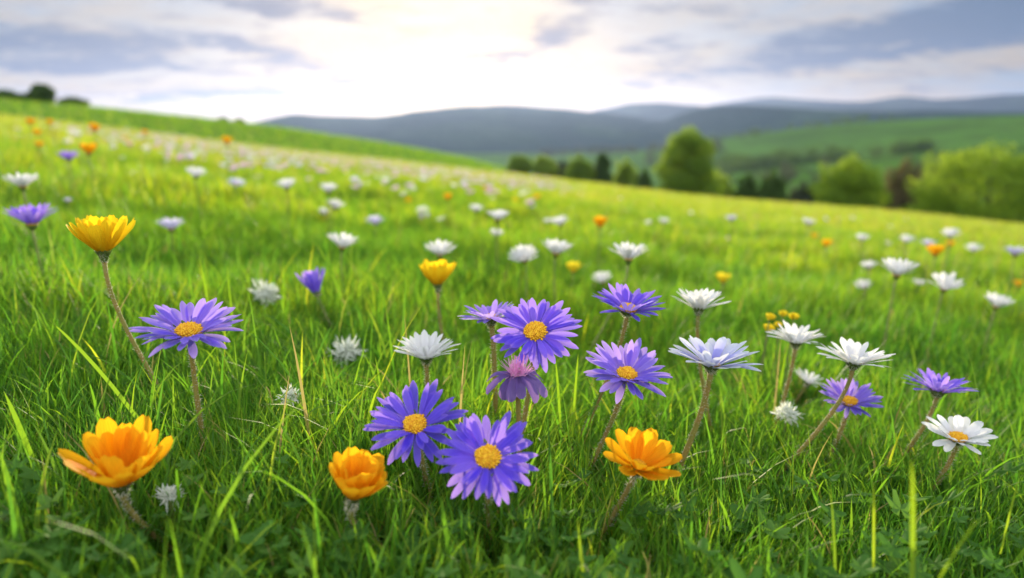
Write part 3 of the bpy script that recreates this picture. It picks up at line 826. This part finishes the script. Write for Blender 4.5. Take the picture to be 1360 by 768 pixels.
tree('tree', 692, 206, 40, 105, 'lime', 'leftmost small olive green tree of the row beyond the meadow crest', seed=1, group='small trees beyond the crest', n=4500)
tree('tree', 724, 207, 38, 100, 'olive', 'second small olive green tree from the left in the row beyond the crest', seed=2, group='small trees beyond the crest', n=4500)
tree('tree', 771, 206, 46, 95, 'lime', 'bushy olive green tree just left of the narrow dark tree beyond the crest', seed=3, group='small trees beyond the crest', n=5000)
tree('tree', 801, 203, 29, 96, 'dark', 'narrow dark tree in the middle of the row beyond the crest', 'tall', seed=4, group='small trees beyond the crest', n=4500)
tree('tree', 833, 210, 40, 100, 'olive', 'dull green tree between the narrow dark tree and the small dark round tree', seed=5, group='small trees beyond the crest', n=4500)
tree('bush', 857, 223, 28, 84, 'dark', 'small dark round bush left of the tall lime green tree', seed=6, group='small trees beyond the crest', n=3500)
tree('tree', 748, 213, 30, 125, 'slate', 'grey green tree in the gap left of the bushy olive green tree', seed=7, group='small trees beyond the crest', n=3500)
tree('tree', 915, 173, 92, 78, 'lime', 'tall lime green tree standing behind the crest', 'tall', seed=8, n=11000)
tree('bush', 951, 228, 60, 92, 'olive', 'loose low scrub between the tall lime green tree and the dark pair', seed=9, n=5000)
tree('tree', 995, 228, 36, 72, 'dark', 'narrower left tree of the dark round pair', seed=10, n=6000)
tree('tree', 1029, 226, 44, 70, 'dark', 'wider right tree of the dark round pair', seed=11, n=6500)
tree('bush', 1068, 240, 46, 88, 'slate', 'dim grey green bush between the dark pair and the lime green bush', seed=12, n=4000)
tree('bush', 1133, 206, 104, 58, 'lime', 'big rounded lime green bush at right', seed=13, n=12000)
tree('tree', 1206, 211, 60, 70, 'rust', 'brownish tree between the two big lime green bushes', seed=14, n=7000)
tree('tree', 1243, 216, 52, 80, 'slate', 'dim slate coloured tree right of the brownish tree', seed=15, n=5500)
tree('bush', 1325, 190, 190, 48, 'lime', 'largest lime green bush, cut by the right edge', seed=16, n=16000)
for i, (px, yt, w, mt, lb) in enumerate([(6, 119, 26, 'dark', 'dark tree at the left end of the hillside skyline'), (32, 124, 18, 'dark', 'low dark bush between two dark trees on the hillside skyline'),
                                         (54, 111, 26, 'dark', 'tallest dark tree on the left hillside skyline'), (97, 129, 30, 'dark', 'low dark bush right of the tallest tree on the hillside skyline'),
                                         (296, 156, 10, 'dark', 'tiny left shrub of the two on the middle of the hillside skyline'), (318, 158, 12, 'dark', 'tiny right shrub of the two on the middle of the hillside skyline')]):
    tree('tree' if 'tree' in lb.split(' on ')[0].split(' at ')[0] and 'between' not in lb and 'right of' not in lb else 'bush', px, yt, w, 112, mt, lb, seed=30 + i, n=2500, group='trees on the left skyline')

# woods on the far fields: one mass
def woods(name, label, segs, r_of, hgt, mat, n_trees, seed):
    rg = np.random.default_rng(seed); VV = []; FF = []; TT = []; b = 0
    for k in range(n_trees):
        a_, c_, f0, f1 = segs[rg.integers(len(segs))]
        px = rg.uniform(a_, c_); r = rg.uniform(f0, f1); a = azim(px); x, y = math.sin(a) * r, math.cos(a) * r
        h = hgt * rg.uniform(.6, 1.25); w = h * rg.uniform(.3, .46); z0 = gz(x, y)
        lobes = [(x, y, z0 + h * .55, w, w, h * .45)] + [(x + rg.uniform(-.6, .6) * w, y + rg.uniform(-.6, .6) * w, z0 + h * rg.uniform(.25, .85), w * .5, w * .5, w * .5) for _ in range(5)]
        V, Fq, t = leaf_cloud(lobes, 260, h * .05, rg)
        VV.append(V); FF.append(Fq + b); TT.append(t * .6 + rg.uniform(-.15, .35)); b += len(V)
    o = mk_np(name, np.concatenate(VV), np.concatenate(FF), M[mat], tint=np.clip(np.concatenate(TT), 0, 1), smooth=False)
    tag(o, label, 'woods', kind='stuff')
woods('woods', 'dark belt of woodland along the dip between the two green fields', [(960, 1110, 540, 660), (1100, 1235, 590, 680), (960, 1060, 560, 700)], None, 15, 'dark', 120, 5)
woods('woods', 'thin line of trees along the top of the upper green field', [(930, 1010, 930, 990), (1000, 1130, 960, 1000), (1120, 1210, 975, 1000)], None, 9, 'dark', 60, 6)
woods('woods', 'low woods on the valley floor in front of the hills', [(690, 880, 1500, 1900), (720, 900, 1100, 1400), (860, 960, 700, 900)], None, 14, 'slate', 150, 7)
woods('woods', 'scattered scrub on the lower green field behind the bushes', [(1040, 1110, 300, 420), (1210, 1300, 300, 420), (940, 1060, 330, 430)], None, 7, 'slate', 40, 8)

# ------------------------------------------------------------------ grass
def blades(P, h, w, ang, th0, kap, S, face):
    n = len(P); t = np.linspace(0, 1, S + 1)
    th = th0[:, None] + kap[:, None] * t[None] ** 1.2
    ds = h[:, None] / S
    hx = np.concatenate([np.zeros((n, 1)), np.cumsum(np.sin(th[:, :-1]) * ds, 1)], 1)
    hz = np.concatenate([np.zeros((n, 1)), np.cumsum(np.cos(th[:, :-1]) * ds, 1)], 1)
    C = np.stack([P[:, 0:1] + hx * np.cos(ang)[:, None], P[:, 1:2] + hx * np.sin(ang)[:, None], P[:, 2:3] + hz], -1)
    wp = np.interp(t, [0, .25, .6, .85, 1], [.75, 1, .8, .42, .04])
    fa = ang + math.pi / 2 + face
    sd = np.stack([np.cos(fa), np.sin(fa), np.zeros(n)], -1)
    off = sd[:, None, :] * (w[:, None] * wp[None] * .5)[..., None]
    V = np.stack([C - off, C + off], 2).reshape(-1, 3)
    k = 2 * (S + 1); b = (np.arange(n) * k)[:, None]; i = (np.arange(S) * 2)[None]
    q = b + i
    Fq = np.stack([q, q + 1, q + 3, q + 2], -1).reshape(-1, 4)
    return V, Fq, C

def proj(P):
    x = P[:, 0]; y = P[:, 1] ; z = P[:, 2] - H
    d = y * cp - z * sp; v = y * sp + z * cp
    d = np.maximum(d, 1e-3)
    return 680 + x / d * F_PX, 384 - v / d * F_PX, d

def patch(x, y):
    return .5 + .25 * (np.sin(3.1 * x + 1.7 * y + 1) * np.sin(2.3 * y - 1.1 * x) + np.sin(7.3 * x - 2.2 * y) * np.sin(6.1 * y + 3.3 * x + 2))

def scatter(n, r0, r1, half=.80):
    r = np.sqrt(rng.uniform(r0 * r0, r1 * r1, n)); a = rng.uniform(-half, half, n)
    x = np.sin(a) * r; y = np.cos(a) * r
    return x, y

def grass():
    VV = []; FF = []; TT = []; b = 0
    def zone(n, r0, r1, hm, wm, S, clear, half=.80, clump=0, tm=.42, tall=.0, dry=.02, kmax=1.2, flat=0):
        nonlocal b
        x, y = scatter(n, r0, r1, half)
        if clump:
            cx, cy = scatter(clump, r0, r1, half); idx = rng.integers(0, clump, n); sel = rng.random(n) < .6
            sg = .013 * (1 + .5 * math.sqrt(r0)) 
            x = np.where(sel, cx[idx] + rng.normal(0, sg, n), x); y = np.where(sel, cy[idx] + rng.normal(0, sg, n), y)
        z = zt(x, y); pt = patch(x, y)
        h = hm * (.55 + .8 * pt) * rng.uniform(.55, 1.25, n)
        tl = rng.random(n) < tall; h = np.where(tl, h * rng.uniform(1.3, 1.7, n), h)
        w = wm * rng.uniform(.6, 1.35, n)
        ang = rng.uniform(0, 2 * math.pi, n); 
        if clump: ang = np.where(sel, np.arctan2(y - cy[idx], x - cx[idx]) + rng.normal(0, .6, n), ang)
        th0 = np.abs(rng.normal(.16, .16, n)) + flat; kap = rng.uniform(.1, kmax, n); face = rng.normal(0, .7, n)
        P = np.stack([x, y, z - .003], 1)
        V, Fq, C = blades(P, h, w, ang, th0, kap, S, face)
        if clear:                                   # the grass stays below the blossoms it grows in front of
            for it in range(4):
                bad = np.zeros(n, bool)
                for j in range(2, 2 * S + 1):
                    X, Y, Dp = proj((C[:, j // 2] + C[:, (j + 1) // 2]) * .5)
                    for (hx, hy, hw, hh, hd) in HEADS:
                        bad |= (Dp < hd + .012) & (np.abs(X - hx) < hw) & (np.abs(Y - hy) < hh)
                    for (ax_, ay_, bx_, by_, hd) in STEMS:
                        f = np.clip((Y - ay_) / (by_ - ay_), 0, 1)
                        bad |= (Dp < hd + .004) & (np.abs(X - (ax_ + (bx_ - ax_) * f)) < 4 + 3 / hd) & (Y < by_ - 4) & (Y > ay_)
                if it == 3: h = np.where(bad, np.minimum(h, .022), h)
                else: h = np.where(bad, h * .66, h)
                V, Fq, C = blades(P, h, w, ang, th0, kap, S, face)
        VV.append(V); FF.append(Fq + b); b += len(V)
        ti = np.clip(rng.normal(tm, .15, n) + .22 * (pt - .5), 0, .9); d_ = rng.random(n) < dry; ti = np.where(d_, rng.uniform(.9, 1, n), ti)
        TT.append(np.repeat(ti, 2 * (S + 1)))
    zone(128000, .26, 1.0, .060, .0018, 5, True, 1.2, 2260, .33, .012)
    zone(12000, .28, 1.2, .06, .0012, 4, True, 1.2, 500, .5, .0, 1., .5, 1.15)
    zone(5000, .28, 1.0, .085, .0028, 6, True, .9, 260, .42, .10, .03, 1.7)
    zone(122000, 1.0, 2.4, .078, .0028, 4, True, 1.04, 2440, .46, .04)
    zone(100000, 2.4, 6.0, .090, .0055, 3, False, .9, 2500, .61, .03)
    zone(90000, 6.0, 14., .095, .011, 2, False, .78, 0, .73, .02)
    zone(90000, 14., 32., .10, .024, 2, False, .78, 0, .80, .0)
    zone(60000, 32., 118., .34, .07, 2, False, .70, 0, .50, .0)
    # single long blades that stand out
    S = 7
    L = []
    for (bx, by, tx, ty, d, wd, ti) in [(1218, 742, 1211, 612, .33, .0036, .66), (1250, 730, 1300, 690, .34, .003, .66), (60, 640, 5, 520, .5, .004, .55), 
                                        (210, 570, 65, 425, .55, .003, .6), (1335, 700, 1352, 640, .45, .003, .7), (433, 560, 430, 475, .72, .0034, .84), (880, 640, 905, 560, .55, .0026, .6),
                                        (1165, 720, 1160, 640, .42, .003, .72), (600, 735, 585, 660, .42, .003, .4), (760, 560, 768, 470, .62, .0026, .6), (745, 540, 738, 480, .6, .0026, .55), (40, 760, 0, 600, .42, .0045, .5)]:
        A = at(bx, by, d); B = at(tx, ty, d - .01); A.z -= .02; n_ = (B - A); L.append((A, B, wd, ti))
    for A, B, wd, ti in L:
        hv = B - A; pts = [A + hv * t + Vector((0, 0, .25 * hv.length * t * (1 - t))) for t in np.linspace(0, 1, S + 1)]
        wp = np.interp(np.linspace(0, 1, S + 1), [0, .3, .7, .9, 1], [.8, 1, .85, .5, .05]) * wd * .5
        side = Vector((0, 1, 0)).cross(hv).normalized(); side.y += .5; side.normalize()
        V = []
        for p, ww in zip(pts, wp): V += [tuple(p - side * ww), tuple(p + side * ww)]
        q = np.arange(S) * 2; Fq = np.stack([q, q + 1, q + 3, q + 2], -1)
        VV.append(np.array(V)); FF.append(Fq + b); b += len(V); TT.append(np.full(len(V), ti))
    o = mk_np('grass', np.concatenate(VV), np.concatenate(FF), M['grass'], tint=np.concatenate(TT))
    tag(o, 'lush green meadow grass with a few dry blades', 'grass', kind='stuff')
grass()

# low lobed leaves between the blades
def herbs(name, label, mat, n, zone, size, seed, lift):
    rg = np.random.default_rng(seed); VV = []; FF = []; TT = []; b = 0
    m = 26
    for k in range(n):
        px = rg.uniform(zone[0], zone[2]); py = rg.uniform(zone[1], zone[3]); p = hit2(px, py, lift * rg.uniform(.4, 1.2))
        if p is None or any(abs(px - h_[0]) < h_[2] + 14 and abs(py - h_[1]) < h_[3] + 22 for h_ in HEADS) or any(abs(px - (q_[0] + (q_[2] - q_[0]) * (py - q_[1]) / (q_[3] - q_[1]))) < 13 and q_[1] < py < q_[3] + 20 for q_ in STEMS): continue
        s = size * rg.uniform(.6, 1.3); nl = rg.integers(4, 8)
        a = np.linspace(-2.6, 2.6, m); rr = (.72 + .28 * np.cos(a * nl)) * (1 - .12 * np.abs(a)) * s
        rot = rg.uniform(0, 6.28); tilt = rg.uniform(.0, .7); ta = rg.uniform(0, 6.28)
        lx = np.concatenate([[0], rr * np.cos(a) * .95]); ly = np.concatenate([[0], rr * np.sin(a)])
        lz = .22 * np.hypot(lx, ly) * rg.uniform(.4, 1.4) + .12 * s * np.cos(np.arctan2(ly, lx) * nl)
        x = lx * math.cos(rot) - ly * math.sin(rot); y = lx * math.sin(rot) + ly * math.cos(rot)
        z = lz + (x * math.cos(ta) + y * math.sin(ta)) * math.tan(tilt)
        V = np.stack([x + p.x, y + p.y, z + p.z], 1)
        V = np.concatenate([V, [[p.x - .001, p.y, gz(p.x, p.y)], [p.x + .001, p.y, gz(p.x, p.y)]]])
        Fq = [(b, b + 1 + i, b + 2 + i, b + 2 + i) for i in range(m - 1)]
        VV.append(V); FF += [(f[0], f[1], f[2]) for f in Fq] + [(b, b + m + 1, b + m + 2)]; b += len(V); TT.append(np.full(len(V), np.clip(rg.normal(.45, .25), 0, 1)))
    o = mk_np(name, np.concatenate(VV), np.array(FF), M[mat], tint=np.concatenate(TT))
    tag(o, label, 'leaves', kind='stuff')
def hit2(px, py, lift):
    r = ray(px, py); hl = math.hypot(r[0], r[1]); rs = np.linspace(.2, 2.5, 500)
    x = r[0] / hl * rs; y = r[1] / hl * rs; z = H + r[2] / hl * rs
    bl = z < zt(x, y) + lift; i = int(np.argmax(bl))
    return Vector((x[i], y[i], z[i])) if bl[i] else None
herbs('ground_cover', 'dark green lobed leaves among the grass in the foreground', 'herb', 900, (-60, 610, 1420, 860), .0115, 3, .058)
herbs('ground_cover', 'grey green lobed leaves scattered among the grass', 'greyherb', 150, (150, 440, 1100, 800), .0065, 4, .03)

# ------------------------------------------------------------------ haze
def haze():
    s = (7600, 9000)
    bm = [(-s[0], -150, -160), (s[0], -150, -160), (s[0], s[1], -160), (-s[0], s[1], -160)]
    V = bm + [(v[0], v[1], 500) for v in bm]
    m = bpy.data.materials.new('valley_haze'); m.use_nodes = True; nt = NT(m.node_tree)
    vol = nt.n('ShaderNodeVolumePrincipled', ins={'Color': (.43, .56, 1.0, 1), 'Density': HAZE, 'Anisotropy': .58})
    o = nt.n('ShaderNodeOutputMaterial'); nt.set(o.inputs['Volume'], vol.outputs[0])
    ob = mk('haze', V, [(0, 3, 2, 1), (4, 5, 6, 7), (0, 1, 5, 4), (1, 2, 6, 5), (2, 3, 7, 6), (3, 0, 4, 7)], m, smooth=False)
    tag(ob, 'thin pale evening haze over the valley', 'haze', kind='stuff')
HAZE = .5e-4
haze()

# ------------------------------------------------------------------ sky and sun
SUN_AZ, SUN_EL = R(-5.6), R(5.2)
sd = Vector((math.sin(SUN_AZ) * math.cos(SUN_EL), math.cos(SUN_AZ) * math.cos(SUN_EL), math.sin(SUN_EL)))
world = bpy.data.worlds.new('World'); scene.world = world; world.use_nodes = True
nt = NT(world.node_tree)
sky = nt.n('ShaderNodeTexSky', sky_type='NISHITA', sun_disc=False, sun_elevation=SUN_EL, sun_rotation=SUN_AZ, altitude=300, air_density=1.0, dust_density=1.2, ozone_density=1.5)
dirv = nt.n('ShaderNodeTexCoord').outputs['Generated']
nrm = nt.n('ShaderNodeVectorMath', operation='NORMALIZE', ins={0: dirv}).outputs[0]
sep = nt.n('ShaderNodeSeparateXYZ', ins={0: nrm}); X, Y, Z = sep.outputs
az = nt.m('MULTIPLY', nt.m('ARCTAN2', X, Y), 57.2958); el = nt.m('MULTIPLY', nt.m('ARCSINE', Z), 57.2958)
dot = nt.n('ShaderNodeVectorMath', operation='DOT_PRODUCT', ins={0: nrm, 1: tuple(sd)}).outputs['Value']
ang = nt.m('MULTIPLY', nt.m('ARCCOSINE', nt.m('MINIMUM', dot, .99999)), 57.2958)
zz = nt.m('ADD', nt.m('MAXIMUM', Z, 0.0), .16)
cl = nt.n('ShaderNodeCombineXYZ', ins={0: nt.m('DIVIDE', X, zz), 1: nt.m('MULTIPLY', nt.m('DIVIDE', Y, zz), 1.0), 2: 0.}).outputs[0]
# streaky cloud field in the plane of the clouds
n1 = nt.noise(nt.scale_vec(cl, (1.2, 1.5, 1)), 1.0, 7, .58, .35)
n2 = nt.noise(nt.scale_vec(cl, (3.2, 4.2, 1)), 1.0, 6, .6, .5)
n3 = nt.noise(nt.scale_vec(cl, (7.5, 12., 1)), 1.0, 5, .6, .6)
wob = nt.m('MULTIPLY', nt.m('SUBTRACT', n1, .5), 9.0); wob2 = nt.m('MULTIPLY', nt.m('SUBTRACT', n2, .5), 5.0)
def bank(a0, e0, wa, we, slope, amt):
    da = nt.m('ADD', nt.m('SUBTRACT', az, a0), nt.m('MULTIPLY', wob2, 1.2))
    de = nt.m('ADD', nt.m('SUBTRACT', nt.m('SUBTRACT', el, e0), nt.m('MULTIPLY', da, slope)), nt.m('ADD', nt.m('MULTIPLY', wob, .25), nt.m('MULTIPLY', wob2, .35)))
    q = nt.m('ADD', nt.m('POWER', nt.m('ABSOLUTE', nt.m('DIVIDE', da, wa)), 2.), nt.m('POWER', nt.m('ABSOLUTE', nt.m('DIVIDE', de, we)), 2.))
    return nt.m('MULTIPLY', nt.m('EXPONENT', nt.m('MULTIPLY', q, -1)), amt)
def pxang(px, py):
    r = ray(px, py); return math.degrees(math.atan2(r[0], r[1])), math.degrees(math.atan2(r[2], math.hypot(r[0], r[1])))
dark = None
for px, py, wpx, hpx, sl, am in [(90, 62, 175, 24, -.04, 1.1), (20, 85, 160, 10, 0, .6), (300, 122, 80, 8, .05, .55), (470, 108, 70, 9, .05, .95), (300, 60, 110, 9, -.12, .8), (360, 18, 120, 12, -.1, .8), (640, 80, 45, 6, .1, .7), (860, 60, 90, 9, .2, .6), (420, 88, 60, 6, .0, .7), (250, 122, 120, 7, .05, .7), (745, 40, 62, 26, .35, .95), (670, 78, 40, 10, .2, .45), (1190, 48, 270, 22, .10, 1.15),
                             (1340, 18, 170, 24, .05, .95), (1290, 98, 150, 12, .04, .55), (780, 118, 110, 6, .03, .45), (960, 98, 110, 7, .05, .5), (430, 12, 110, 16, -.12, .6), (930, 8, 120, 9, .0, .5), (330, 62, 70, 8, -.1, .5)]:
    a0, e0 = pxang(px, py)
    b_ = bank(a0, e0, wpx / 15.8, hpx / 15.8, sl, am)
    dark = b_ if dark is None else nt.m('ADD', dark, b_)
front = nt.smooth(Y, -.1, .5)
rnd = nt.smooth(n1, .52, .74)                       # clouds of the rest of the sky
darkm = nt.m('MULTIPLY', nt.smooth(nt.m('ADD', nt.m('MULTIPLY', dark, .85), nt.m('MULTIPLY', nt.m('ADD', nt.m('SUBTRACT', n2, .5), nt.m('MULTIPLY', nt.m('SUBTRACT', n3, .5), .55)), 2.3)), .12, 1.05), .97)
g1 = nt.m('EXPONENT', nt.m('MULTIPLY', nt.m('POWER', nt.m('DIVIDE', ang, 6.5), 2.), -1))
g2 = nt.m('EXPONENT', nt.m('MULTIPLY', nt.m('DIVIDE', ang, 17.), -1))
veil = nt.smooth(nt.m('ADD', n1, nt.m('MULTIPLY', n2, .35)), .5, .84, .12, .95)
K = 1.0
low = nt.smooth(el, 0., 16., 1., 0.)
veilc = nt.mix(low, (2.45 * K, 2.75 * K, 3.2 * K), (2.9 * K, 2.15 * K, 1.15 * K))
base = nt.mix(veil, nt.mix(.8, sky.outputs[0], (.35 * K, 1.45 * K, 3.1 * K)), veilc)
base = nt.mix(nt.m('MULTIPLY', nt.m('MULTIPLY', g2, nt.smooth(el, 1., 12., 1.25, .45)), 1., clamp=True), base, (3.5, 2.35, .6))
glow = nt.mix(1, base, nt.mix(nt.m('MINIMUM', nt.m('ADD', g1, nt.m('MULTIPLY', g2, .36)), 1.), (0, 0, 0), (4.8 * K, 3.0 * K, .5 * K)), 'ADD')
darkc = nt.mix(g2, (.50 * K, .98 * K, 1.65 * K), (1.9 * K, 1.25 * K, .75 * K))
full = nt.mix(darkm, glow, darkc)
# unseen bright cloud overhead and behind, added as fill light
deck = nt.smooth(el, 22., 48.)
fill_skyc = nt.mix(nt.smooth(n1, .35, .7), (6.6, 7.4, 9.0), (11., 10.6, 10.))
full = nt.mix(nt.m('MAXIMUM', deck, nt.m('SUBTRACT', 1., front)), full, fill_skyc)
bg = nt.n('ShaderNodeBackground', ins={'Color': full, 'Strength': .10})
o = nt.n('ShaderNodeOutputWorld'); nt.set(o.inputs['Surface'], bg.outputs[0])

sl = bpy.data.lights.new('sun', 'SUN'); sl.energy = 5.0; sl.angle = R(.6); sl.color = (1.0, .83, .58)
so = bpy.data.objects.new('sun', sl); COL.objects.link(so)
so.rotation_euler = sd.to_track_quat('Z', 'Y').to_euler(); so.location = sd * 50

# ------------------------------------------------------------------ camera and render
cam = bpy.data.cameras.new('camera'); co = bpy.data.objects.new('camera', cam); COL.objects.link(co)
co.location = (0, 0, H); co.rotation_euler = (math.pi / 2 - PITCH, 0, 0)
cam.lens = 24; cam.sensor_width = 36; cam.clip_start = .01; cam.clip_end = 40000
cam.dof.use_dof = True; cam.dof.focus_distance = .56; cam.dof.aperture_fstop = 3.3
scene.camera = co
scene.render.engine = 'CYCLES'
cy = scene.cycles
cy.use_denoising = True; cy.max_bounces = 8; cy.diffuse_bounces = 3; cy.transmission_bounces = 4; cy.glossy_bounces = 2; cy.volume_bounces = 0; cy.transparent_max_bounces = 6
try: cy.use_light_tree = True
except Exception: pass
cy.sample_clamp_indirect = 6
vs = scene.view_settings
vs.view_transform = 'Standard'; vs.look = 'None'; vs.exposure = .95; vs.gamma = 1; vs.use_curve_mapping = False
